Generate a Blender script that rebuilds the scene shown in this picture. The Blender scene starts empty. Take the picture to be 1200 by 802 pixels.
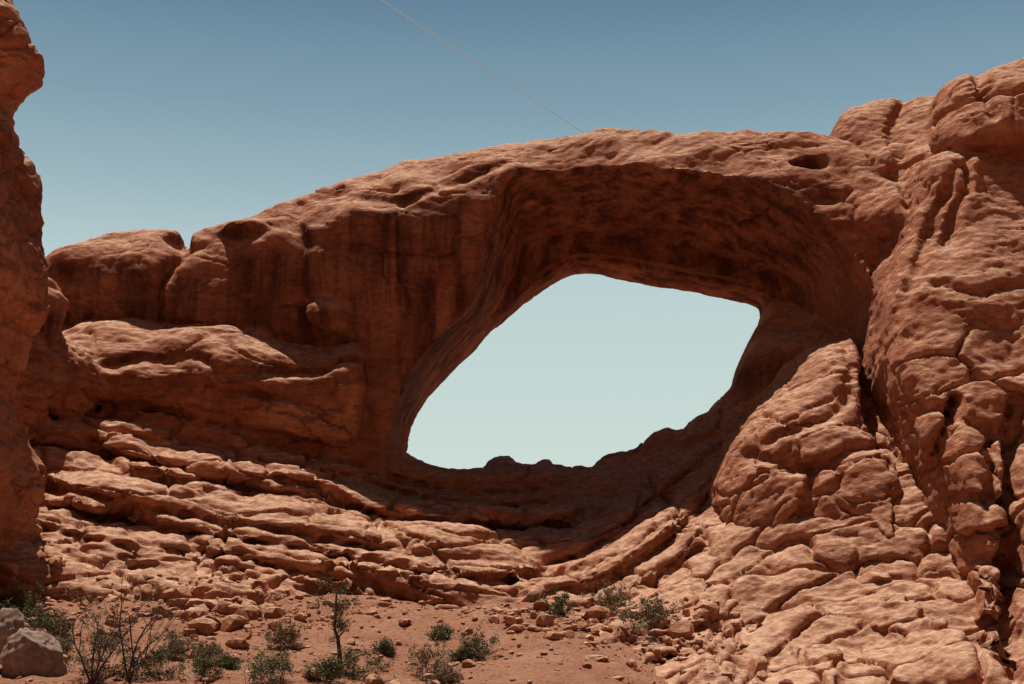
import bpy, bmesh, math, numpy as np, time
from mathutils import Vector
T0=time.time()
def log(*a): print(' '.join(str(x) for x in a)+' t%.0f'%(time.time()-T0))
rng=np.random.default_rng(11)
scene=bpy.context.scene
# ------------------------------------------------------------------ camera model
PITCH=math.radians(12); FPX=1648.0; CY=-130.0
cP,sP=math.cos(PITCH),math.sin(PITCH)
def pw(px,py,y):
    D=y-CY; b=401-py; t=D/(FPX*cP-b*sP)
    return t*(px-600), t*(FPX*sP+b*cP)
cam=bpy.data.cameras.new('camera'); co=bpy.data.objects.new('camera',cam); scene.collection.objects.link(co)
cam.sensor_width=36; cam.lens=FPX/1200*36; cam.clip_end=60000; cam.clip_start=0.1
co.location=(0,CY,0); co.rotation_euler=(math.pi/2+PITCH,0,0); scene.camera=co

# ------------------------------------------------------------------ numpy helpers
def smax(a,b,k):
    h=np.clip(0.5+0.5*(a-b)/k,0,1); return b+(a-b)*h+k*h*(1-h)
def smin(a,b,k): return -smax(-a,-b,k)
def sstep(a,b,x):
    t=np.clip((x-a)/(b-a),0,1); return t*t*(3-2*t)
def world_poly(pts,y): return np.array([pw(p[0],p[1],y) for p in pts])
def crv(P,n=5,closed=True):
    P=np.asarray(P,float); N=len(P); out=[]
    for i in range(N if closed else N-1):
        if closed: a,b,c,d=P[(i-1)%N],P[i],P[(i+1)%N],P[(i+2)%N]
        else: a,b,c,d=P[max(i-1,0)],P[i],P[i+1],P[min(i+2,N-1)]
        for j in range(n):
            t=j/n
            out.append(0.5*((2*b)+(-a+c)*t+(2*a-5*b+4*c-d)*t*t+(-a+3*b-3*c+d)*t**3))
    if not closed: out.append(P[-1])
    return np.array(out)
def poly_sd(P,X,Z):
    d=np.full(X.shape,1e18); ins=np.zeros(X.shape,bool); n=len(P)
    for i in range(n):
        ax,az=P[i]; bx,bz=P[(i+1)%n]; ex,ez=bx-ax,bz-az
        wx,wz=X-ax,Z-az; L=ex*ex+ez*ez+1e-12
        t=np.clip((wx*ex+wz*ez)/L,0,1)
        d=np.minimum(d,(wx-ex*t)**2+(wz-ez*t)**2)
        c=((az>Z)!=(bz>Z))
        if abs(ez)>1e-9: ins^= c&(X<(ex*(Z-az)/ez+ax))
    return np.where(ins,-1,1)*np.sqrt(d)
def line_d(P,X,Z):
    d=np.full(X.shape,1e18)
    for i in range(len(P)-1):
        ax,az=P[i]; ex,ez=P[i+1][0]-ax,P[i+1][1]-az
        wx,wz=X-ax,Z-az; L=ex*ex+ez*ez+1e-12
        t=np.clip((wx*ex+wz*ez)/L,0,1)
        d=np.minimum(d,(wx-ex*t)**2+(wz-ez*t)**2)
    return np.sqrt(d)
class RBF:
    def __init__(s,ctrl,smooth=0.05):
        P=np.array([pw(*c) for c in ctrl]); v=np.array([c[2] for c in ctrl],float); s.P=P
        n=len(P); K=-np.sqrt(((P[:,None,:]-P[None])**2).sum(-1)+1.0); K[np.diag_indices(n)]+=smooth*10
        A=np.zeros((n+3,n+3)); A[:n,:n]=K; A[:n,n]=1; A[:n,n+1:]=P; A[n,:n]=1; A[n+1:,:n]=P.T
        s.w=np.linalg.solve(A,np.r_[v,0,0,0]); s.lo=v.min()-3; s.hi=v.max()+3
    def __call__(s,X,Z):
        o=s.w[-3]+s.w[-2]*X+s.w[-1]*Z
        for p,w in zip(s.P,s.w): o=o-w*np.sqrt((X-p[0])**2+(Z-p[1])**2+1.0)
        return np.clip(o,s.lo,s.hi)
def gnoise(ax,ay,az,scale,seed):
    r=np.random.default_rng(seed)
    sc=scale if hasattr(scale,'__len__') else (scale,)*3
    Ws=[];ms=[]
    for a,s in zip((ax,ay,az),sc):
        u=(a-a[0])/s+ r.random(); i=np.floor(u).astype(int); f=u-i; f=f*f*f*(f*(f*6-15)+10)
        m=i.max()+2; W=np.zeros((len(a),m),np.float32); W[np.arange(len(a)),i]=1-f; W[np.arange(len(a)),i+1]+=f
        Ws.append(W); ms.append(m)
    L=r.uniform(-1,1,ms).astype(np.float32)
    L=np.tensordot(Ws[0],L,(1,0)); L=np.einsum('yb,xbc->xyc',Ws[1],L,optimize=True); L=L@Ws[2].T
    return L
_tabs={}
def vnoise(P,scale,seed):
    if seed not in _tabs: _tabs[seed]=np.random.default_rng(seed).uniform(-1,1,64**3).astype(np.float32)
    tab=_tabs[seed]; out=np.empty(len(P),np.float32)
    sc=np.array(scale if hasattr(scale,'__len__') else (scale,)*3)
    for s in range(0,len(P),400000):
        u=P[s:s+400000]/sc+1000.37; i=np.floor(u).astype(np.int64); f=(u-i).astype(np.float32); f=f*f*f*(f*(f*6-15)+10)
        i0=i&63; i1=(i+1)&63
        x0=i0[:,0]*4096;x1=i1[:,0]*4096;y0=i0[:,1]*64;y1=i1[:,1]*64;z0=i0[:,2];z1=i1[:,2]
        fx,fy,fz=f.T
        a=tab[x0+y0+z0]*(1-fx)+tab[x1+y0+z0]*fx; b=tab[x0+y1+z0]*(1-fx)+tab[x1+y1+z0]*fx
        c=tab[x0+y0+z1]*(1-fx)+tab[x1+y0+z1]*fx; d=tab[x0+y1+z1]*(1-fx)+tab[x1+y1+z1]*fx
        a=a*(1-fy)+b*fy; c=c*(1-fy)+d*fy
        out[s:s+400000]=a*(1-fz)+c*fz
    return out
def voro(P,scale,seed):
    R=np.random.default_rng(seed).random((32**3,4)).astype(np.float32)
    n=len(P); f1=np.full(n,9,np.float32); f2=f1.copy(); cid=np.zeros(n,np.float32)
    U=P/np.array(scale)+500.; I=np.floor(U).astype(np.int64); Fr=(U-I).astype(np.float32)
    for dx in(-1,0,1):
        for dy in(-1,0,1):
            for dz in(-1,0,1):
                h=((I[:,0]+dx)&31)*1024+((I[:,1]+dy)&31)*32+((I[:,2]+dz)&31)
                r=R[h]; d=(dx+r[:,0]-Fr[:,0])**2+(dy+r[:,1]-Fr[:,1])**2+(dz+r[:,2]-Fr[:,2])**2
                m=d<f1; f2=np.where(m,f1,np.minimum(f2,d)); cid=np.where(m,r[:,3],cid); f1=np.where(m,d,f1)
    return np.sqrt(f2)-np.sqrt(f1),cid
def surface_nets(Fd,ax,ay,az):
    h=ax[1]-ax[0]; S=Fd<0
    nx,ny,nz=Fd.shape
    cnt=np.zeros((nx-1,ny-1,nz-1),np.uint8)
    for a in(0,1):
        for b in(0,1):
            for c in(0,1): cnt+=S[a:nx-1+a,b:ny-1+b,c:nz-1+c]
    act=(cnt>0)&(cnt<8); ijk=np.argwhere(act); idx=np.full(act.shape,-1,np.int32); idx[act]=np.arange(len(ijk))
    i,j,k=ijk.T; V={}
    for a in(0,1):
        for b in(0,1):
            for c in(0,1): V[a,b,c]=Fd[i+a,j+b,k+c].astype(np.float64)
    acc=np.zeros((len(i),3)); n=np.zeros(len(i))
    for p in V:
        for ax_ in range(3):
            if p[ax_]==0:
                q=list(p); q[ax_]=1; q=tuple(q); f0,f1=V[p],V[q]; m=(f0<0)!=(f1<0)
                t=np.where(m,f0/np.where(m,f0-f1,1),0)
                for c_ in range(3): acc[:,c_]+=np.where(m,(t if c_==ax_ else p[c_]),0)
                n+=m
    v=(ijk+acc/n[:,None])*h+np.array([ax[0],ay[0],az[0]])
    quads=[]
    def add(s0,s1,getter):
        m=s0!=s1; e=np.argwhere(m); fl=s0[m]; q=getter(e)
        q=np.where(fl[:,None],q,q[:,::-1]); quads.append(q)
    add(S[:-1,1:-1,1:-1],S[1:,1:-1,1:-1],lambda e:np.stack([idx[e[:,0],e[:,1]+a,e[:,2]+b] for a,b in((0,0),(1,0),(1,1),(0,1))],1))
    add(S[1:-1,:-1,1:-1],S[1:-1,1:,1:-1],lambda e:np.stack([idx[e[:,0]+b,e[:,1],e[:,2]+a] for a,b in((0,0),(1,0),(1,1),(0,1))],1))
    add(S[1:-1,1:-1,:-1],S[1:-1,1:-1,1:],lambda e:np.stack([idx[e[:,0]+a,e[:,1]+b,e[:,2]] for a,b in((0,0),(1,0),(1,1),(0,1))],1))
    return v,np.concatenate(quads)
def biggest(v,q):
    lab=np.arange(len(v))
    for _ in range(400):
        m=lab[q].min(1); new=lab.copy()
        for c in range(4): np.minimum.at(new,q[:,c],m)
        new=new[new]
        if (new==lab).all(): break
        lab=new
    cnt=np.bincount(lab,minlength=len(v)); keep=cnt[lab]>2000
    qm=keep[q].all(1); q=q[qm]; used=np.zeros(len(v),bool); used[q.ravel()]=True; mp=np.cumsum(used)-1
    return v[used],mp[q]
def catmull(v,q):
    nv=len(v); nf=len(q); f=v[q].mean(1)
    e=np.concatenate([np.stack([q[:,i],q[:,(i+1)%4]],1) for i in range(4)]); fi=np.tile(np.arange(nf),4)
    es=np.sort(e,1); key=es[:,0].astype(np.int64)*nv+es[:,1]; u,first,inv=np.unique(key,return_index=True,return_inverse=True)
    ev=es[first]; mid=(v[ev[:,0]]+v[ev[:,1]])/2; ne=len(u)
    cn=np.bincount(inv,minlength=ne); fs=np.stack([np.bincount(inv,f[fi,c],ne) for c in range(3)],1)/cn[:,None]
    ep=np.where(cn[:,None]>=2,(mid+fs)/2,mid)
    nfv=np.maximum(np.bincount(q.ravel(),minlength=nv),1); Fv=np.stack([np.bincount(q.ravel(),np.repeat(f[:,c],4),nv) for c in range(3)],1)/nfv[:,None]
    nev=np.maximum(np.bincount(ev.ravel(),minlength=nv),1); Ev=np.stack([np.bincount(ev.ravel(),np.repeat(mid[:,c],2),nv) for c in range(3)],1)/nev[:,None]
    n=nev[:,None]; vp=(Fv+2*Ev+(n-3)*v)/n; vp=np.where(n>=3,vp,v)
    V=np.concatenate([vp,ep,f]); iv=inv.reshape(4,nf)
    Q=np.concatenate([np.stack([q[:,i],nv+iv[i],nv+ne+np.arange(nf),nv+iv[(i+3)%4]],1) for i in range(4)])
    return V,Q
def mk_mesh(name,v,q):
    me=bpy.data.meshes.new(name); n=len(q); m=q.shape[1]
    v=np.ascontiguousarray(v,np.float32)
    me.vertices.add(len(v)); me.vertices.foreach_set('co',v.ravel())
    me.loops.add(n*m); me.loops.foreach_set('vertex_index',np.ascontiguousarray(q,np.int32).ravel())
    me.polygons.add(n); me.polygons.foreach_set('loop_start',np.arange(n,dtype=np.int32)*m)
    me.update(calc_edges=True)
    me.polygons.foreach_set('use_smooth',np.ones(n,bool)); return me
def link(name,me,mat=None):
    o=bpy.data.objects.new(name,me); scene.collection.objects.link(o)
    if mat: me.materials.append(mat)
    return o
def vnormals(P,Q):
    d1=P[Q[:,2]]-P[Q[:,0]]; d2=P[Q[:,3]]-P[Q[:,1]]; fn=np.cross(d1,d2)
    N=np.stack([np.bincount(Q.ravel(),np.repeat(fn[:,c],4),len(P)) for c in range(3)],1)
    return N/(np.linalg.norm(N,axis=1)[:,None]+1e-9)
def attr(o,name,val):
    a=o.data.attributes.new(name,'FLOAT','POINT'); a.data.foreach_set('value',np.ascontiguousarray(val,np.float32))

# ------------------------------------------------------------------ strata
bed_r=np.random.default_rng(5)
edges=[-30.0]
while edges[-1]<80: edges.append(edges[-1]+float(np.clip(bed_r.gamma(2.2,0.95),0.6,3.8)))
edges=np.array(edges)
SAGX=[-60,-37,-25,-12,-6,0,5,10,15,20,30,60]; SAGZ=[7.5,6.0,4.2,1.6,.4,0,.6,3.0,7.0,9.5,11,12]
def sag(x): return np.interp(x,SAGX,SAGZ)
def bedfrac(s):
    i=np.clip(np.searchsorted(edges,s)-1,0,len(edges)-2); th=edges[i+1]-edges[i]
    return i,np.clip((s-edges[i])/th,0,1),th
bedrand=bed_r.random(400)

# ------------------------------------------------------------------ relief component
H=0.38
def grid(x0,x1,y0,y1,z0,z1): return np.arange(x0,x1,H),np.arange(y0,y1,H),np.arange(z0,z1,H)
Y01=np.array([0.,1.])
def comp(g,outline,yref,ctrl,yback,k=2.0,cracks=(),terrace=0,notch=0.0,kb=None,relief_add=None,fade=None):
    ax,ay,az=g; X,Z=np.meshgrid(ax,az,indexing='ij')
    R=RBF(ctrl); Zt=Z
    nz=0
    if terrace:
        W=gnoise(ax,Y01,az,(14,5,6),77)[:,0]*1.2+gnoise(ax,Y01,az,(6,5,3),78)[:,0]*0.28+gnoise(ax,Y01,az,(1.6,5,1.2),80)[:,0]*0.07
        s=Z-sag(X)+W; i,f,th=bedfrac(s)
        up=1-0.85*sstep(11,15,Z)*sstep(2,10,X)
        if fade is not None: up=up*fade(X,Z)
        st=terrace*np.clip(0.72+0.7*gnoise(ax,Y01,az,(12,5,3),79)[:,0],0.1,1)*up
        Zt=Z+(f**2.8-f)*th*st
        off=vnoise(np.stack([X.ravel()/8.0,i.ravel()*7.31,0*X.ravel()],1),1.0,81).reshape(X.shape)+0.25*vnoise(np.stack([X.ravel()/2.6,i.ravel()*3.77,0*X.ravel()],1),1.0,82).reshape(X.shape)
        nz=up*(notch*(0.2+1.1*bedrand[i])*(.3+.7*st)*np.exp(-(f*th/0.33)**2)*np.clip(th,0.6,2.0)+0.8*notch*off*np.clip(th/1.5,.5,1.6))
    fr=R(X,Zt)+nz
    for pts,w,dep in cracks:
        pl=[]
        for (px,py) in pts:
            y=yref
            for _ in range(6):
                x,z=pw(px,py,y); y=float(R(np.array(x),np.array(z)))
            pl.append((x,z))
        wv=0.4*gnoise(ax,Y01,az,(2.,5,2.),91)[:,0]
        d=line_d(crv(pl,4,False),X+wv,Z+wv); fr=fr+dep*np.exp(-(d/w)**2)
    if relief_add is not None: fr=relief_add(X,Z,fr)
    gx_,gz_=np.gradient(fr,H); nrm=np.sqrt(1+np.clip(gx_*gx_+gz_*gz_,0,36))
    sd=poly_sd(crv(world_poly(outline,yref),4),X,Z)
    Fr=((fr[:,None,:]-ay[None,:,None])/nrm[:,None,:]).astype(np.float32)
    Fr=smax(Fr,sd[:,None,:].astype(np.float32),np.float32(k))
    return smax(Fr,(ay[None,:,None]-yback).astype(np.float32),np.float32(kb or 3))
def ell(g,px,py,y,r,rot=0):
    ax,ay,az=g; x,z=pw(px,py,y)
    dx=(ax-x)[:,None,None]; dy=(ay-y)[None,:,None]; dz=(az-z)[None,None,:]
    c,s=math.cos(rot),math.sin(rot); dx,dz=dx*c+dz*s,-dx*s+dz*c
    return ((np.sqrt((dx/r[0])**2+(dy/r[1])**2+(dz/r[2])**2)-1)*min(r)).astype(np.float32)
def rocknoise(g,Fd,amps,seed,mask=None):
    for sc,a,bil in amps:
        n=gnoise(*g,sc,seed); seed+=1
        n=np.float32(a)*((np.abs(n)*2-0.6) if bil else n)
        if mask is not None: n*=mask[:,None,:]
        Fd=Fd-n
    return Fd
def fold(P,sc,seed,w): return np.exp(-(vnoise(P,sc,seed)/w)**2)
def detail(P,seed,sagf=True,blocks=None,rough=1.0,cr=1.0,mid=1.0):
    S=P.copy()
    if sagf: S[:,2]=P[:,2]-sag(P[:,0])
    S+=(vnoise(P,3.0,seed)*0.5)[:,None]
    d=mid*(0.30*vnoise(S,(4,4,2.6),seed+1)+0.17*vnoise(S,(1.9,1.9,1.1),seed+2))+0.10*vnoise(S,(.95,.95,.55),seed+3)*rough+0.06*vnoise(S,(.48,.48,.3),seed+4)*rough+0.035*vnoise(P,.26,seed+5)*rough
    m1=sstep(-.1,.4,vnoise(P,5,seed+7)); m2=sstep(0,.5,vnoise(P,3.5,seed+8))
    d-=cr*(0.42*m1*fold(S,(6,6,3.2),seed+9,.03)+0.22*m2*fold(S,(2.6,2.6,1.3),seed+10,.045))
    if blocks is not None:
        sc,am,mask=blocks
        e,c=voro(S+(vnoise(P,1.6,seed+6)*0.35)[:,None],sc,seed)
        d+=mask*am*(-1.2*np.exp(-(e/0.045)**2)+0.6*(c-0.5)*sstep(0,.12,e))
    return d
def build(name,g,Fd):
    v,q=surface_nets(Fd,*g); v,q=biggest(v,q); V,Q=catmull(v,q); log(name,len(V)); return V,Q,vnormals(V,Q)

# ================================================================== ARCH + SLOPE
g=grid(-62,58,-46,14.5,-5,54)
fin_out=[(-200,360),(-60,335),(20,330),(44,305),(66,284),(110,273),(160,268),(200,268),(216,278),(255,261),(300,249),(332,236),(370,227),(400,209),(440,196),(480,186),(540,183),(562,173),(600,169),(640,171),(700,166),(760,164),(820,166),(900,169),(960,174),(1000,186),(1100,190),(1240,190),(1240,950),(-200,950)]
fin_ctrl=[(-60,400,-4),(60,310,-3),(60,360,-4),(150,285,-3.5),(150,305,-6),(150,365,-6),(300,262,-4.5),(300,285,-7),(300,365,-7),(200,440,-6),
 (420,218,-5),(420,242,-9.3),(420,350,-9.3),(420,450,-9.2),(500,203,-5.5),(500,224,-9.5),(500,340,-9.4),(500,440,-9.2),(600,181,-7),(600,198,-10),(750,174,-7),(750,190,-10),(900,176,-7.5),(900,202,-11),
 (980,200,-10),(990,260,-12.3),(1000,330,-12),(1100,250,-13),(1100,400,-16),(430,540,-8),(300,500,-6),(100,500,-6),(1000,560,-14),(700,500,-9)]
sky=[(474,575),(477,520),(488,486),(516,447),(556,408),(596,370),(646,332),(668,320),(684,317),(722,321),(790,335),(850,345),(880,352),(894,360),(890,390),(878,425),(872,450),(860,500),(820,640),(480,640)]
frontp=[(436,680),(455,560),(464,500),(488,440),(524,395),(550,368),(566,320),(578,255),(594,212),(650,206),(740,202),(830,210),(890,228),(940,262),(985,310),(1012,380),(1015,480),(990,680)]
X2,Z2=np.meshgrid(g[0],g[2],indexing='ij')
SKY=world_poly(sky,9.0); sdS=poly_sd(crv(SKY,4),X2,Z2)
def fin_relief(X,Z,fr):
    sdF=poly_sd(crv(world_poly(frontp,-8.5),4),X,Z)
    dS=np.clip(sdS,0,None); dF=np.clip(-sdF,0,None)
    t=dS/(dS+dF+1e-6); t=np.where(sdF>=0,1,t)
    wob=gnoise(g[0],Y01,g[2],(7,5,4),31)[:,0]
    p=1.7+0.8*sstep(-6,4,X)+0.35*wob
    yy=5.0+(fr-5.0)*np.clip(t,1e-5,1)**p
    tt=t+0.08*wob+0.05*gnoise(g[0],Y01,g[2],(2.5,5,2.5),32)[:,0]
    yy=yy+1.3*sstep(0.0,0.06,0.58-tt)*sstep(0.05,.25,t)+1.1*sstep(0.0,0.05,0.80-tt)*sstep(-8,2,X)*sstep(.3,.5,t)
    return np.minimum(yy,6.3)
Ffin=comp(g,fin_out,-2,fin_ctrl,11.5,k=3.6,relief_add=fin_relief,kb=4,
  cracks=[([(205,275),(210,300),(188,330),(182,375)],0.6,2.0),([(345,240),(352,300),(360,380)],0.7,0.7),([(60,372),(200,382),(340,402),(400,400)],0.7,1.4),([(395,225),(450,240),(520,220),(590,197)],0.5,0.6),
   ([(590,255),(640,262),(720,240),(800,250),(880,290)],0.45,0.9),([(640,262),(655,300),(640,335)],0.4,0.7),([(470,240),(462,300),(470,360)],0.4,0.4)])
Ffin=smax(Ffin,-sdS.astype(np.float32)[:,None,:],np.float32(0.8))
band=comp(g,[(-120,395),(20,385),(60,364),(120,357),(200,371),(330,392),(372,401),(405,394),(426,402),(430,430),(425,480),(405,520),(340,508),(250,492),(180,476),(120,480),(60,470),(-120,470)],-9,
  [(60,370,-4.5),(130,364,-4.5),(200,380,-5),(340,402,-7),(415,400,-8.5),(60,400,-10),(130,398,-10.5),(200,406,-11.2),(300,415,-11.5),(410,420,-11.8),(100,418,-12.7),(250,424,-12.7),(100,455,-12.3),(250,460,-12.0),(400,460,-12),(250,480,-11),(400,500,-11),(-80,430,-11)],
  4,k=1.4,cracks=[([(120,425),(200,420),(300,440),(415,425)],0.5,0.9),([(100,455),(250,455),(400,480)],0.4,0.9)])
Ffin=smin(Ffin,band,np.float32(0.5))
for a in [(80,440,-13,(3.0,3.2,4.0),0.2),(18,372,-15,(5,4,4.2),0.1),(10,440,-17,(4,4,5),0.3),(385,368,-8.9,(2.2,1.2,1.6),-0.5),(288,268,-4.6,(2.4,1.8,1.0),0)]:
    Ffin=smin(Ffin,ell(g,*a[:3],a[3],a[4]),np.float32(0.9))
for a in [(943,190,-9.2,(1.2,1.6,0.45)),(968,228,-11.5,(.8,1.2,0.4)),(1003,224,-12.2,(.55,1.0,.4))]:
    Ffin=smax(Ffin,-ell(g,*a[:3],a[3],0.1),np.float32(0.3))
hm=(0.12+0.88*sstep(0,4.5,np.abs(sdS))).astype(np.float32)
Ffin=rocknoise(g,Ffin,[(9,0.6,0),((5,5,3.5),0.38,0),((2.6,2.6,1.8),0.16,0)],200,hm)
# slickrock slope
s_out=[(-200,440),(-60,470),(35,480),(110,468),(180,462),(240,475),(300,490),(380,505),(430,528),(480,547),(512,558),(545,555),(562,546),(576,534),(592,527),(606,534),(622,538),(642,526),(656,534),(672,544),(694,541),(708,527),(724,522),(745,521),(766,505),(782,494),(800,498),(815,479),(834,470),(848,453),(865,440),(880,400),(895,365),(940,320),(1000,300),(1240,300),(1240,1000),(-200,1000)]
s_ctrl=[(-100,480,-14),(100,480,-9),(200,475,-8),(300,500,-9),(430,535,-6),(-100,545,-22),(50,545,-19),(200,520,-13),(300,545,-15),(400,560,-12),
 (500,560,-3),(545,556,0),(620,545,1),(690,545,1),(600,575,-5),(700,575,-5),(780,510,1),(850,465,1),(800,545,-8),(860,500,-6),(885,410,0),(930,400,-6),(950,470,-13),
 (-100,600,-29),(50,600,-27),(200,600,-22.5),(300,600,-20),(400,600,-17.5),(500,605,-14),(600,622,-13),(700,612,-12),(760,600,-15),(850,565,-17),(950,560,-20),
 (-100,645,-33),(50,650,-31.5),(200,650,-28),(350,655,-25.5),(480,655,-24),(560,635,-20.5),(650,655,-18.5),(720,640,-20.5),(760,610,-19),(800,640,-23),(900,640,-26),(1100,600,-28),(1300,600,-34),
 (-100,700,-36),(100,700,-35),(300,700,-31.5),(450,700,-28.5),(600,705,-27),(700,700,-27),(800,700,-29),(900,700,-32),(1100,700,-35),(1300,700,-37),
 (0,745,-37),(300,745,-34.5),(500,745,-33),(620,745,-34),(700,745,-36),(800,745,-38),(1000,745,-38),(600,810,-38),(700,802,-42),(800,802,-42),(1000,802,-41),(1300,802,-41),(0,810,-39),(300,810,-37)]
Fs=comp(g,s_out,1,s_ctrl,10,k=.7,terrace=1.0,notch=1.5,fade=lambda X,Z:1-0.75*sstep(2,8,X),
   cracks=[([(100,520),(160,560),(240,566),(300,572)],0.6,2.4),([(440,560),(520,600),(600,625),(700,622)],0.5,1.6),([(130,600),(200,625),(240,660)],0.6,2.4),([(30,560),(90,600),(130,600)],0.5,2.0),([(330,560),(420,600),(480,640)],0.5,1.8),
     ([(640,665),(700,640),(770,590),(850,520)],0.5,2.2),([(640,700),(720,680),(800,620),(860,560)],0.5,2.4),([(660,720),(740,700),(820,650)],0.5,2.0)])
Fs=rocknoise(g,Fs,[((8,8,4),0.6,0),((5.5,5,2),0.3,0),((2.6,2.4,1.1),0.14,0)],300)
Fd=smin(Ffin,Fs,np.float32(0.5)); del Ffin,Fs
P,Q,N=build('arch',g,Fd); del Fd
onslope=np.clip(sstep(-6,-12,P[:,1])*sstep(22,17,P[:,2]),0,1)
sdv=np.abs(poly_sd(SKY,P[:,0],P[:,2])); rel=np.clip(sdv/4,np.where(P[:,2]<22,.85,.4),1)
face=sstep(-12.5,-10.5,P[:,1])*sstep(20,26,P[:,2])
d=detail(P,400,blocks=((7,5.5,2.4),0.7,onslope*0.6+0.05),rough=1-.3*face,cr=1-.2*face,mid=1-.25*onslope)
sb=(P[:,2]-sag(P[:,0]))*3.0+vnoise(P,(9,9,4),480)*2.6
i,f,th=bedfrac(sb); d+=(0.04+0.26*onslope*sstep(-.4,.4,vnoise(P,5,481)))*(1-.6*sstep(3,8,P[:,0]))*(1-np.abs(2*f-1)**3-0.6)*(0.4+bedrand[i])
px_f=P[:,0]/0.0806+600
varn_shade=sstep(320,430,px_f)*sstep(1000,930,px_f)*sstep(-13,-11,P[:,1])*sstep(16,22,P[:,2])*sstep(0.55,0.1,N[:,2])
varn_shade=np.maximum(varn_shade,0.3*sstep(0.3,-0.2,N[:,2])+0.7*sstep(0.5,0.1,N[:,2])*sstep(18,24,P[:,2])*(px_f<430))  # left block and undersides darkened too: shade painted in with the desert varnish
P=P+N*(d*rel)[:,None]
arch=link('natural_rock_arch',mk_mesh('natural_rock_arch',P,Q)); attr(arch,'varnish_shade',varn_shade); log('arch done')

# ================================================================== RIGHT CLIFF
g=grid(-4,60,-54,4,-6,56)
R0=comp(g,[(975,230),(984,185),(996,160),(1001,132),(1011,110),(1034,96),(1060,85),(1085,79),(1108,82),(1135,78),(1160,70),(1320,62),(1320,950),(1000,950),(1010,500),(1022,320),(985,280)],-8,
  [(1010,150,-6),(1060,115,-4),(1000,190,-9),(1050,170,-11),(1100,120,-7),(1040,230,-15),(1000,240,-12),(1020,300,-17),(1060,300,-18),(1150,110,-6),(1200,110,-6),(1250,300,-18),(1100,400,-20),(1000,500,-18),(1100,700,-30)],2,k=1.8,
  cracks=[([(1065,105),(1050,150),(1060,200),(1075,235)],0.5,1.4),([(1000,185),(1040,195),(1080,190)],0.5,1.0)])
R1=comp(g,[(1096,155),(1098,120),(1114,86),(1138,58),(1164,46),(1190,44),(1320,38),(1320,260),(1200,190),(1150,178),(1110,172)],-14,
  [(1110,130,-13),(1150,80,-12),(1190,70,-11),(1120,160,-16),(1160,130,-17),(1200,120,-17),(1190,165,-18),(1300,120,-18)],2,k=1.8,
  cracks=[([(1160,62),(1150,100),(1165,140)],0.5,1.4),([(1110,128),(1150,118),(1210,110)],0.5,1.4)])
R2=comp(g,[(1094,190),(1104,172),(1130,166),(1165,170),(1210,176),(1330,178),(1330,950),(1054,950),(1058,640),(1052,560),(1044,500),(1034,440),(1036,380),(1044,320),(1064,272),(1081,230)],-20,
  [(1110,190,-16.5),(1200,190,-16.5),(1085,260,-20),(1180,260,-21.5),(1060,310,-22.5),(1120,330,-25),(1190,330,-25.5),(1050,400,-25),(1120,400,-27.5),(1190,420,-28.5),(1060,480,-28.5),(1120,490,-31),(1190,500,-32),
   (1065,600,-34),(1120,590,-35),(1190,600,-36.5),(1065,700,-38),(1190,700,-41),(1065,800,-43),(1190,802,-47),(1300,400,-29),(1300,700,-42)],-8,k=1.7,
  cracks=[([(1118,470),(1108,530),(1116,600),(1124,690),(1118,800)],0.5,3.4),([(1196,470),(1188,560),(1197,650),(1190,800)],0.5,3.2),([(1160,500),(1165,560),(1158,600)],0.4,1.6),([(1090,600),(1085,690),(1092,790)],0.4,1.4),
   ([(1045,470),(1090,480),(1150,500),(1210,505)],0.4,1.4),([(1050,590),(1110,580),(1190,590)],0.4,1.8),([(1050,660),(1120,640),(1200,665)],0.4,1.8),([(1050,735),(1130,720),(1200,740)],0.4,1.8),
   ([(1118,200),(1100,250),(1070,330),(1050,380)],0.4,1.0),([(1130,190),(1128,230),(1110,280)],0.4,1.0),([(1100,330),(1150,340),(1210,330)],0.4,0.6),([(1080,540),(1075,580)],0.5,1.2)])
Bb=comp(g,[(1000,378),(965,392),(930,428),(898,468),(872,512),(856,555),(846,600),(856,640),(905,668),(960,680),(1004,640),(1022,600),(1028,560),(1014,500),(1008,450),(1018,400),(1016,378)],-20,
  [(1005,392,-15),(965,402,-15),(935,445,-18.5),(1000,440,-20),(888,510,-20.5),(970,500,-23.5),(1010,500,-22.5),(866,580,-23.5),(940,570,-26.5),(1005,570,-26.5),(880,640,-25),(950,650,-27)],-6,k=2.2,
  cracks=[([(990,385),(996,440),(985,480),(940,500),(900,520)],0.4,0.9),([(880,530),(940,545),(1000,530),(1030,520)],0.4,1.5),([(960,545),(950,600),(965,670)],0.4,1.4)])
Bl=comp(g,[(838,625),(862,610),(905,660),(958,672),(1005,632),(1040,585),(1046,950),(500,950),(580,806),(660,756),(735,718),(785,684),(820,650)],-34,
  [(850,640,-23),(920,680,-27),(1000,650,-28.5),(1035,610,-29),(820,680,-28),(900,720,-33.5),(1000,710,-35),(780,730,-34.5),(740,780,-41),(850,760,-38),(960,770,-40),(1030,760,-40.5),(720,802,-47),(850,802,-47.5),(1000,802,-48),(650,802,-46),(580,802,-46),(640,770,-40)],-14,k=1.4,terrace=1.0,notch=1.3,fade=lambda X,Z:1-.3*sstep(9,15,X),
  cracks=[([(1000,630),(990,690),(1004,760),(990,810)],0.5,2.6),([(905,690),(915,760),(905,810)],0.45,2.2),([(860,650),(845,700),(850,760)],0.4,1.8),([(840,700),(920,705),(1040,690)],0.4,1.8),([(800,745),(900,740),(1040,750)],0.4,1.8)])
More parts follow.
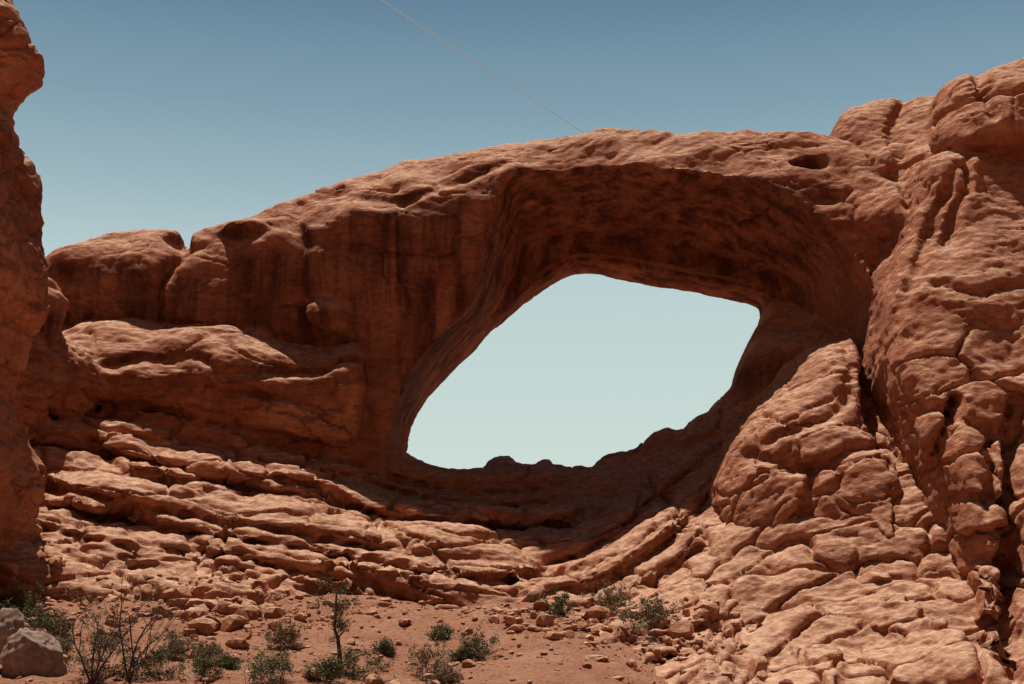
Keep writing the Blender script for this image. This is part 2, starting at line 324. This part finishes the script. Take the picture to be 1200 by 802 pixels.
Bb2=comp(g,[(962,600),(990,560),(1034,545),(1040,620),(1034,700),(990,705),(965,660)],-27,[(970,610,-25),(1000,580,-25.5),(1035,560,-26),(980,680,-30),(1030,680,-31),(1010,630,-29)],-14,k=1.4)
Fd=R0
for c,kk in ((R1,.4),(R2,.2),(Bb,.2),(Bl,.25),(Bb2,.2)): Fd=smin(Fd,c,np.float32(kk))
del R0,R1,R2,Bb,Bl,Bb2
Fd=rocknoise(g,Fd,[(9,0.8,0),((5,5,5),0.4,0),((2.4,2.4,2.2),0.14,0)],600)
P,Q,N=build('cliff',g,Fd); del Fd
low=sstep(11,7,P[:,2])
bm=sstep(25,19,P[:,2])*sstep(10,16,P[:,0])*(0.3+0.7*np.maximum(sstep(29,32,P[:,0]),low))
d=detail(P,700,blocks=((5.5,5.0,3.6),0.7,0.04+0.9*bm+.45*low),rough=1.0,cr=.8,mid=.7)
varn_shade=0.4*sstep(0.5,0,N[:,2])*sstep(-0.1,0.5,vnoise(P,6,740))+0.3*sstep(0.2,-0.3,N[:,2])  # patchy desert varnish plus painted shade on steep and overhanging faces
cliff=link('sandstone_cliff',mk_mesh('sandstone_cliff',P+N*d[:,None],Q)); attr(cliff,'varnish_shade',varn_shade); log('cliff done')

# ================================================================== LEFT PILLAR
g=grid(-58,-22,-56,-24,-6,50)
L=comp(g,[(-320,-120),(-20,-110),(-5,-30),(10,0),(24,22),(46,62),(44,84),(26,108),(20,150),(28,190),(32,250),(38,300),(47,345),(40,372),(22,400),(14,440),(22,480),(32,520),(38,560),(30,620),(16,680),(6,730),(-6,780),(-20,950),(-320,950)],-31,
  [(-20,-80,-31),(0,30,-33),(30,70,-33),(0,150,-35),(0,300,-38.5),(30,340,-37.5),(0,400,-41),(0,520,-44),(20,540,-43),(0,650,-47),(-30,750,-49),(-200,0,-36),(-200,400,-43),(-200,750,-50)],-28,k=1.6,kb=2,
  cracks=[([(-20,110),(0,105),(30,110)],0.5,1.8),([(-10,240),(35,232)],0.5,1.3),([(-20,330),(20,335),(50,345)],0.5,1.6),([(-10,430),(15,450)],0.5,1.6),([(5,180),(12,230),(8,300)],0.4,1.3),([(10,480),(5,560),(15,640)],0.5,1.6)])
L=rocknoise(g,L,[(6,0.5,0),((3,3,2.4),0.4,0),((1.6,1.6,1.0),0.22,0)],800)
P,Q,N=build('pillar',g,L)
d=detail(P,820,sagf=False,blocks=((3.6,3.6,2.6),0.45,0.6+0*P[:,0]))
pil=link('sandstone_pillar',mk_mesh('sandstone_pillar',P+N*d[:,None],Q)); attr(pil,'varnish_shade',0.1+0.4*sstep(-0.2,0.4,vnoise(P,5,840)))

# ================================================================== GROUND
def axis(lo,hi,h,far):
    c=list(np.arange(lo,hi,h)); s=h*1.5; a=[lo]
    while a[-1]>-far: a.append(a[-1]-s); s*=1.35
    b=[c[-1]]; s=h*1.5
    while b[-1]<far: b.append(b[-1]+s); s*=1.35
    return np.array(a[:0:-1]+c+b[1:])
gx=axis(-58,58,0.22,20000); gy=axis(-66,-22,0.2,20000)
GX,GY=np.meshgrid(gx,gy,indexing='ij')
PP=np.stack([GX.ravel(),GY.ravel(),0*GX.ravel()],1)
h=np.interp(PP[:,1],[-20000,-400,-160,-130,-100,-75,-58,-46,-36,-31,-26,-15,10,60,400,20000],[-60,-14,-3,-1.75,-3.6,-3.3,-2.3,-0.35,1.9,2.9,3.2,2,-3,-12,-30,-60])
near=sstep(-75,-60,PP[:,1])*sstep(-10,-20,PP[:,1])
h=h-near*(2.7*sstep(1,13,PP[:,0]))+near*(0.6*sstep(-18,-34,PP[:,0]))-near*.5*np.exp(-((PP[:,0]+4)/7)**2)
h+=near*(0.45*vnoise(PP,7,900)+0.25*vnoise(PP,2.8,901)+0.12*vnoise(PP,1.1,902)+0.06*vnoise(PP,.45,903))
PP[:,2]=h; nx,ny=GX.shape; I=np.arange(nx*ny).reshape(nx,ny)
q=np.stack([I[:-1,:-1],I[1:,:-1],I[1:,1:],I[:-1,1:]],-1).reshape(-1,4)
ground=link('ground',mk_mesh('ground',PP,q))

# ================================================================== MATERIALS
def newmat(name,rough=0.95):
    m=bpy.data.materials.new(name); m.use_nodes=True; nt=m.node_tree; b=nt.nodes['Principled BSDF']
    b.inputs['Roughness'].default_value=rough; b.inputs['Specular IOR Level'].default_value=0.12
    return m,nt,b
def noise(nt,vec,scale,detail=6,rough=0.6,mapping=None):
    if mapping:
        mp=nt.nodes.new('ShaderNodeMapping'); mp.inputs['Scale'].default_value=mapping; nt.links.new(vec,mp.inputs['Vector']); vec=mp.outputs[0]
    n=nt.nodes.new('ShaderNodeTexNoise'); n.inputs['Scale'].default_value=scale; n.inputs['Detail'].default_value=detail; n.inputs['Roughness'].default_value=rough
    nt.links.new(vec,n.inputs['Vector']); return n.outputs['Fac']
def ramp(nt,fac,a,b,lo=0,hi=1):
    r=nt.nodes.new('ShaderNodeMapRange'); r.inputs['From Min'].default_value=a; r.inputs['From Max'].default_value=b; r.inputs['To Min'].default_value=lo; r.inputs['To Max'].default_value=hi
    nt.links.new(fac,r.inputs['Value']); return r.outputs[0]
def mixc(nt,fac,a,b,mode='MIX'):
    m=nt.nodes.new('ShaderNodeMix'); m.data_type='RGBA'; m.blend_type=mode
    for s,v in((0,fac),(6,a),(7,b)):
        if hasattr(v,'is_output'): nt.links.new(v,m.inputs[s])
        elif s==0: m.inputs[0].default_value=v
        else: m.inputs[s].default_value=(*v,1)
    return m.outputs[2]
def mth(nt,op,a,b):
    m=nt.nodes.new('ShaderNodeMath'); m.operation=op
    for i,v in enumerate((a,b)):
        if hasattr(v,'is_output'): nt.links.new(v,m.inputs[i])
        else: m.inputs[i].default_value=v
    return m.outputs[0]
def sandstone(name):
    m,nt,b=newmat(name); tc=nt.nodes.new('ShaderNodeTexCoord').outputs['Object']
    A=(0.52,0.212,0.118); B=(0.37,0.124,0.065)
    c=mixc(nt,ramp(nt,noise(nt,tc,.22,3),.38,.62),A,B)
    c=mixc(nt,ramp(nt,noise(nt,tc,1.0,3,.6,(.06,.06,1.1)),.48,.66,0,.5),c,(0.57,0.285,0.175))
    at=nt.nodes.new('ShaderNodeAttribute'); at.attribute_name='varnish_shade'
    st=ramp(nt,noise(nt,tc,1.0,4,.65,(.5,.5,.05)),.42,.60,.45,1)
    c=mixc(nt,mth(nt,'MULTIPLY',at.outputs['Fac'],st),c,(0.10,0.033,0.024))  # desert varnish streaks, with the shaded face's darkness put into the colour
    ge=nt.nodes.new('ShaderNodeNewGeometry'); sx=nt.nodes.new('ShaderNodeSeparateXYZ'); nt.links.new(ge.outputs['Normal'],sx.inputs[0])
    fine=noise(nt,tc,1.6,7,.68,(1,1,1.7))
    up=ramp(nt,sx.outputs['Z'],.45,.92,0,.85)  # upward faces paler: weathered tops plus sunlit brightness painted into the colour
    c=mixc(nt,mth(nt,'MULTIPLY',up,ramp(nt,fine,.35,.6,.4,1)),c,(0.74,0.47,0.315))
    c=mixc(nt,1.0,c,mixc(nt,ramp(nt,fine,.35,.65),(.72,.67,.65),(1.10,1.08,1.06)),'MULTIPLY')
    nt.links.new(c,b.inputs['Base Color'])
    b1=nt.nodes.new('ShaderNodeBump'); b1.inputs['Distance'].default_value=.28; b1.inputs['Strength'].default_value=1
    nt.links.new(fine,b1.inputs['Height']); nt.links.new(b1.outputs[0],b.inputs['Normal'])
    return m
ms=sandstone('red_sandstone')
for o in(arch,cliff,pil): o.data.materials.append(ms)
mg,nt,b=newmat('red_sand'); tc=nt.nodes.new('ShaderNodeTexCoord').outputs['Object']
c=mixc(nt,ramp(nt,noise(nt,tc,.35,4),.35,.65),(0.54,0.265,0.16),(0.44,0.185,0.105))
fn=noise(nt,tc,3.5,7,.75)
c=mixc(nt,ramp(nt,fn,.48,.64,0,.85),c,(0.27,0.105,0.062))
nt.links.new(c,b.inputs['Base Color']); b1=nt.nodes.new('ShaderNodeBump'); b1.inputs['Distance'].default_value=.3; nt.links.new(fn,b1.inputs['Height']); nt.links.new(b1.outputs[0],b.inputs['Normal'])
ground.data.materials.append(mg)

# ================================================================== DEBRIS, BOULDERS
bpy.context.view_layer.update()
dg=bpy.context.evaluated_depsgraph_get()
def cast(px,py):
    bq=401-py; d=Vector((px-600,FPX*cP-bq*sP,FPX*sP+bq*cP)).normalized()
    ok,loc,nn,ix,ob,_=scene.ray_cast(dg,Vector((0,CY,0)),d)
    return (loc,nn) if ok else (None,None)
def drop(x,y,z0=12):
    ok,loc,nn,ix,ob,_=scene.ray_cast(dg,Vector((x,y,z0)),Vector((0,0,-1)))
    return (loc,nn,ob) if ok else (None,None,None)
bmx=bmesh.new(); bmesh.ops.create_icosphere(bmx,subdivisions=2,radius=1); bmx.verts.ensure_lookup_table()
IV=np.array([v.co[:] for v in bmx.verts]); IF=np.array([[v.index for v in f.verts] for f in bmx.faces]); bmx.free()
def rock_shape(size,flat,r):
    V=IV.copy()
    for _ in range(9):
        n=r.normal(size=3); n/=np.linalg.norm(n); dd=V@n; lim=r.uniform(.4,.85)
        V-=np.outer(np.clip(dd-lim,0,None),n)
    V*=np.array([r.uniform(.7,1.5),r.uniform(.7,1.2),flat])*size
    a=r.uniform(0,6.28); ca,sa=math.cos(a),math.sin(a); V[:,:2]=V[:,:2]@np.array([[ca,sa],[-sa,ca]])
    return V
vs=[];fs=[];n=0
def put(x,y,size,flat,z0=10):
    global n
    loc,nn,ob=drop(x,y,z0)
    if loc is None or ob.name!='ground' and size<.14: return
    V=rock_shape(size,flat,rng)+np.array([x,y,loc.z+size*flat*.25]); vs.append(V); fs.append(IF+n); n+=len(V)
for _ in range(4200):
    y=-58+27*rng.random()**.8; x=rng.uniform(-45,16)
    cl=float(vnoise(np.array([[x,y,0.]]),5,950)[0])
    if cl<-.1 and rng.random()<.6: continue
    put(x,y,float(np.clip(.05+rng.pareto(2.4)*.08,.05,.65)),rng.uniform(.45,.8))
for _ in range(750):
    cx=rng.choice([-14,-18,6,2,10,-30,-22]); put(cx+rng.normal()*3,-36.5+rng.normal()*2.6,float(np.clip(.12+rng.pareto(2.3)*.16,.1,1.0)),rng.uniform(.5,.9))
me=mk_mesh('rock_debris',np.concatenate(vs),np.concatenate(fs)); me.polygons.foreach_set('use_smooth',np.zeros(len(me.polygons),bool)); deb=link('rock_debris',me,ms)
def boulder(name,px,py,w,hh,mat,seed):
    loc,nn=cast(px,py)
    bm_=bmesh.new(); bmesh.ops.create_icosphere(bm_,subdivisions=5,radius=1); bm_.verts.ensure_lookup_table()
    V=np.array([v.co[:] for v in bm_.verts]); Fc=np.array([[v.index for v in f.verts] for f in bm_.faces]); bm_.free()
    r=np.random.default_rng(seed)
    for _ in range(10):
        nv=r.normal(size=3); nv/=np.linalg.norm(nv); dd=V@nv; V-=np.outer(np.clip(dd-r.uniform(.5,.8),0,None),nv)
    V*=(w,w*.8,hh); V*= (1+.10*vnoise(V+seed,.7,960)+.06*vnoise(V+seed,.25,961)+.03*vnoise(V,.1,962))[:,None]
    V+=np.array([loc.x,loc.y+w*.5,loc.z+hh*.3]); return link(name,mk_mesh(name,V,Fc),mat)
mb,nt,b=newmat('grey_sandstone'); tc=nt.nodes.new('ShaderNodeTexCoord').outputs['Object']
fn=noise(nt,tc,2,7,.75)
nt.links.new(mixc(nt,ramp(nt,fn,.38,.62),(.46,.32,.25),(.28,.16,.12)),b.inputs['Base Color'])
b1=nt.nodes.new('ShaderNodeBump'); b1.inputs['Distance'].default_value=.2; nt.links.new(fn,b1.inputs['Height']); nt.links.new(b1.outputs[0],b.inputs['Normal'])
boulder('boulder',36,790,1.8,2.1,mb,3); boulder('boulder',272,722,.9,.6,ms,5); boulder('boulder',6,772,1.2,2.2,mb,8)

# ================================================================== VEGETATION
def leafmat(name,a,bc):
    m,nt,b=newmat(name,.8); tc=nt.nodes.new('ShaderNodeTexCoord').outputs['Object']
    nt.links.new(mixc(nt,ramp(nt,noise(nt,tc,3,2),.35,.65),a,bc),b.inputs['Base Color']); return m
msage=leafmat('sage_foliage',(.20,.185,.10),(.11,.115,.055)); mjun=leafmat('juniper_foliage',(.08,.09,.036),(.14,.14,.065)); mdry=leafmat('dry_brush',(.34,.25,.15),(.22,.15,.09))
mwood=leafmat('weathered_wood',(.14,.10,.08),(.08,.055,.045))
def tube(V,Fq,a,b,ra,rb,k=5):
    a=np.array(a,float); b=np.array(b,float); d=b-a; d/=np.linalg.norm(d)+1e-9
    u=np.cross(d,(.3,.9,.2)); u/=np.linalg.norm(u); w=np.cross(d,u); o=len(V)
    for P0,r in((a,ra),(b,rb)):
        for i in range(k): t=2*math.pi*i/k; V.append(P0+r*(math.cos(t)*u+math.sin(t)*w))
    for i in range(k): Fq.append((o+i,o+(i+1)%k,o+k+(i+1)%k,o+k+i))
def branch(V,Fq,tips,p,d,L,r,lev,rg,up=.1,spread=.6):
    p=np.array(p,float); d=np.array(d,float); seg=4
    for s in range(seg):
        d=d+rg.normal(size=3)*.18; d[2]+=up*.3; d/=np.linalg.norm(d); q_=p+d*L/seg; r2=r*.84
        tube(V,Fq,p,q_,r,r2); p=q_; r=r2
        if lev>0 and s>=1:
            for _ in range(rg.integers(1,3)):
                nd=d+rg.normal(size=3)*spread; nd/=np.linalg.norm(nd); branch(V,Fq,tips,p,nd,L*rg.uniform(.45,.7),r*.65,lev-1,rg,up,spread)
    tips.append(p)
def leaves(c,n,rad,size,rg):
    C=np.array(c)+rg.normal(size=(n,3))*rad; A=rg.normal(size=(n,3)); A/=np.linalg.norm(A,axis=1)[:,None]
    B=np.cross(A,rg.normal(size=(n,3))); B/=np.linalg.norm(B,axis=1)[:,None]
    s=size*rg.uniform(.6,1.3,(n,1)); return np.stack([C-A*s,C+B*s*.45,C+A*s,C-B*s*.45],1)
def plant(name,px,py,hpx,wpx,kind,seed,mat,dens=1.0):
    loc,nn=cast(px,py)
    if loc is None: return
    rg=np.random.default_rng(seed); m=(loc.y-CY)/1612.; Hh=hpx*m; Wd=wpx*m
    V=[];Fq=[];tips=[]; base=np.array([loc.x,loc.y,loc.z-.08])
    if kind=='tree':
        p=base.copy(); d=np.array([.05,0,1.]); r=.12*Hh/3
        for s in range(7):
            d=d+rg.normal(size=3)*.22; d[2]=abs(d[2])+.4; d/=np.linalg.norm(d); q_=p+d*Hh/7; tube(V,Fq,p,q_,r,r*.85,6); p=q_; r*=.85
            if s>=2:
                for _ in range(2):
                    nd=rg.normal(size=3); nd[2]=abs(nd[2])*.6; nd/=np.linalg.norm(nd); branch(V,Fq,tips,p,nd,Wd*rg.uniform(.25,.5),r*.5,1,rg,.1)
        tips.append(p)
    elif kind=='dead':
        for _ in range(5):
            nd=np.array([rg.normal()*.5,rg.normal()*.4,1]); nd/=np.linalg.norm(nd); branch(V,Fq,tips,base+rg.normal(size=3)*(.15,.15,0),nd,Hh*rg.uniform(.7,1.),.07,2,rg,.05,.55)
    else:
        nst=int(16*max(1,wpx/45))
        for _ in range(nst):
            a=rg.uniform(0,6.28); e=rg.uniform(.15,1.35); nd=np.array([math.cos(a)*math.cos(e),math.sin(a)*math.cos(e),math.sin(e)])
            b0=base+np.array([rg.normal()*Wd*.16,rg.normal()*Wd*.12,0])
            L_=(Wd*.42*math.cos(e)+Hh*.85*math.sin(e))*rg.uniform(.6,1.); branch(V,Fq,tips,b0,nd,L_*.8,.018,1,rg,.15,.5)
    wm=mk_mesh(name+'_wood',np.array(V),np.array(Fq))
    Lq=[]
    ls=max(.035,1.35*m)
    for t in tips:
        if kind=='dead' and rg.random()>dens*.35: continue
        if rg.random()<.15: continue
        Lq.append(leaves(t,int(rg.integers(20,44)*dens),.11 if kind!='tree' else .16,ls,rg))
    root=bpy.data.objects.new(name,None); scene.collection.objects.link(root); root.location=loc
    w=link('branches',wm,mwood); w.parent=root; w.matrix_parent_inverse.translation=-Vector(loc)
    if Lq:
        Q=np.concatenate(Lq); lm=mk_mesh(name+'_leaves',Q.reshape(-1,3),np.arange(len(Q)*4).reshape(-1,4)); l=link('foliage',lm,mat); l.parent=root; l.matrix_parent_inverse.translation=-Vector(loc)
plant('juniper_tree',397,788,92,38,'tree',1,mjun,1.3)
plant('juniper_shrub',412,796,44,50,'shrub',2,mjun)
plant('juniper_shrub',386,800,32,34,'shrub',21,mjun)
plant('dead_bush',150,798,98,90,'dead',3,mdry,.5)
plant('dead_bush',106,800,80,60,'dead',31,mjun,.9)
plant('sagebrush',185,798,48,62,'shrub',4,mjun)
plant('sagebrush',122,788,58,66,'shrub',5,msage)
for i_,(px,py,hh,ww,mt) in enumerate([(562,772,38,44,msage),(745,742,46,46,msage),(772,730,26,30,mdry),(652,720,32,22,mjun),(712,716,36,26,mdry),(500,790,46,24,mdry),(518,748,16,26,msage),(333,756,26,24,mdry),(315,800,32,70,msage),(235,796,32,40,msage),(35,738,46,46,msage),(66,748,30,30,mjun),(450,765,16,14,msage),(268,782,16,14,mjun),(520,800,20,30,mdry),(70,772,28,26,msage),(20,722,30,20,mjun),(545,775,18,16,mjun),(205,770,26,30,mdry),(240,775,22,26,mdry)]):
    plant('sagebrush' if mt is msage else ('desert_shrub' if mt is mjun else 'dry_shrub'),px,py,hh,ww,'shrub',50+i_,mt)
log('plants')

# ================================================================== CONTRAIL
def dirpx(px,py,dist):
    bq=401-py; d=Vector((px-600,FPX*cP-bq*sP,FPX*sP+bq*cP)); return Vector((0,CY,0))+d.normalized()*dist
V=[];Fq=[]; A=dirpx(380,-44,3600); B=dirpx(705,170,4600)
for i in range(12): tube(V,Fq,A.lerp(B,i/12),A.lerp(B,(i+1)/12),1.3,1.3,8)
mc,nt,b=newmat('ice_vapour',1.0); b.inputs['Base Color'].default_value=(.50,.80,.95,1)
link('contrail',mk_mesh('contrail',np.array([tuple(x) for x in V]),np.array(Fq)),mc)

# ================================================================== LIGHT
sd=Vector((-0.14,0.245,0.95)).normalized(); el=math.asin(sd.z); az=math.atan2(sd.x,sd.y)
w=bpy.data.worlds.new('World'); scene.world=w; w.use_nodes=True; nt=w.node_tree; bg=nt.nodes['Background']
sk=nt.nodes.new('ShaderNodeTexSky'); sk.sky_type='NISHITA'; sk.sun_disc=False; sk.sun_elevation=el; sk.sun_rotation=az; sk.altitude=1500; sk.air_density=1.0; sk.dust_density=2.0; sk.ozone_density=1.0
STR=.05
gc=nt.nodes.new('ShaderNodeTexCoord'); sz=nt.nodes.new('ShaderNodeSeparateXYZ'); nt.links.new(gc.outputs['Generated'],sz.inputs[0])
cr=nt.nodes.new('ShaderNodeValToRGB'); nt.links.new(sz.outputs['Z'],cr.inputs[0]); E=cr.color_ramp.elements
cols=[(0,(.60,.68,.60)),(.117,(.63,.745,.69)),(.25,(.51,.65,.65)),(.31,(.34,.48,.53)),(.365,(.22,.35,.43)),(.43,(.14,.25,.35)),(.6,(.07,.14,.24))]
E[0].position=0; E[0].color=(*cols[0][1],1); E[1].position=.6; E[1].color=(*cols[-1][1],1)
for p_,c_ in cols[1:-1]:
    e_=E.new(p_); e_.color=(*c_,1)
hz=mixc(nt,1.0,cr.outputs[0],(1/STR,)*3,'MULTIPLY')
fin=mixc(nt,ramp(nt,sz.outputs['Z'],.40,.65,.95,.0),sk.outputs[0],hz)
# added dimming of the sky opposite the sun, cuts fill on the arch face
azf=ramp(nt,sz.outputs['Y'],-.5,.6,.14,1.0)
cmb=nt.nodes.new('ShaderNodeCombineColor'); [nt.links.new(azf,cmb.inputs[i]) for i in range(3)]
fin=mixc(nt,1.0,fin,cmb.outputs[0],'MULTIPLY')
nt.links.new(fin,bg.inputs[0]); bg.inputs[1].default_value=STR
sl=bpy.data.lights.new('sun','SUN'); sl.energy=5.0; sl.angle=math.radians(.53); sl.color=(1,.95,.87)
so=bpy.data.objects.new('sun',sl); scene.collection.objects.link(so); so.rotation_euler=sd.to_track_quat('Z','Y').to_euler(); so.location=(0,0,100)
scene.view_settings.view_transform='Standard'; scene.view_settings.look='None'; scene.view_settings.exposure=0
log('end')
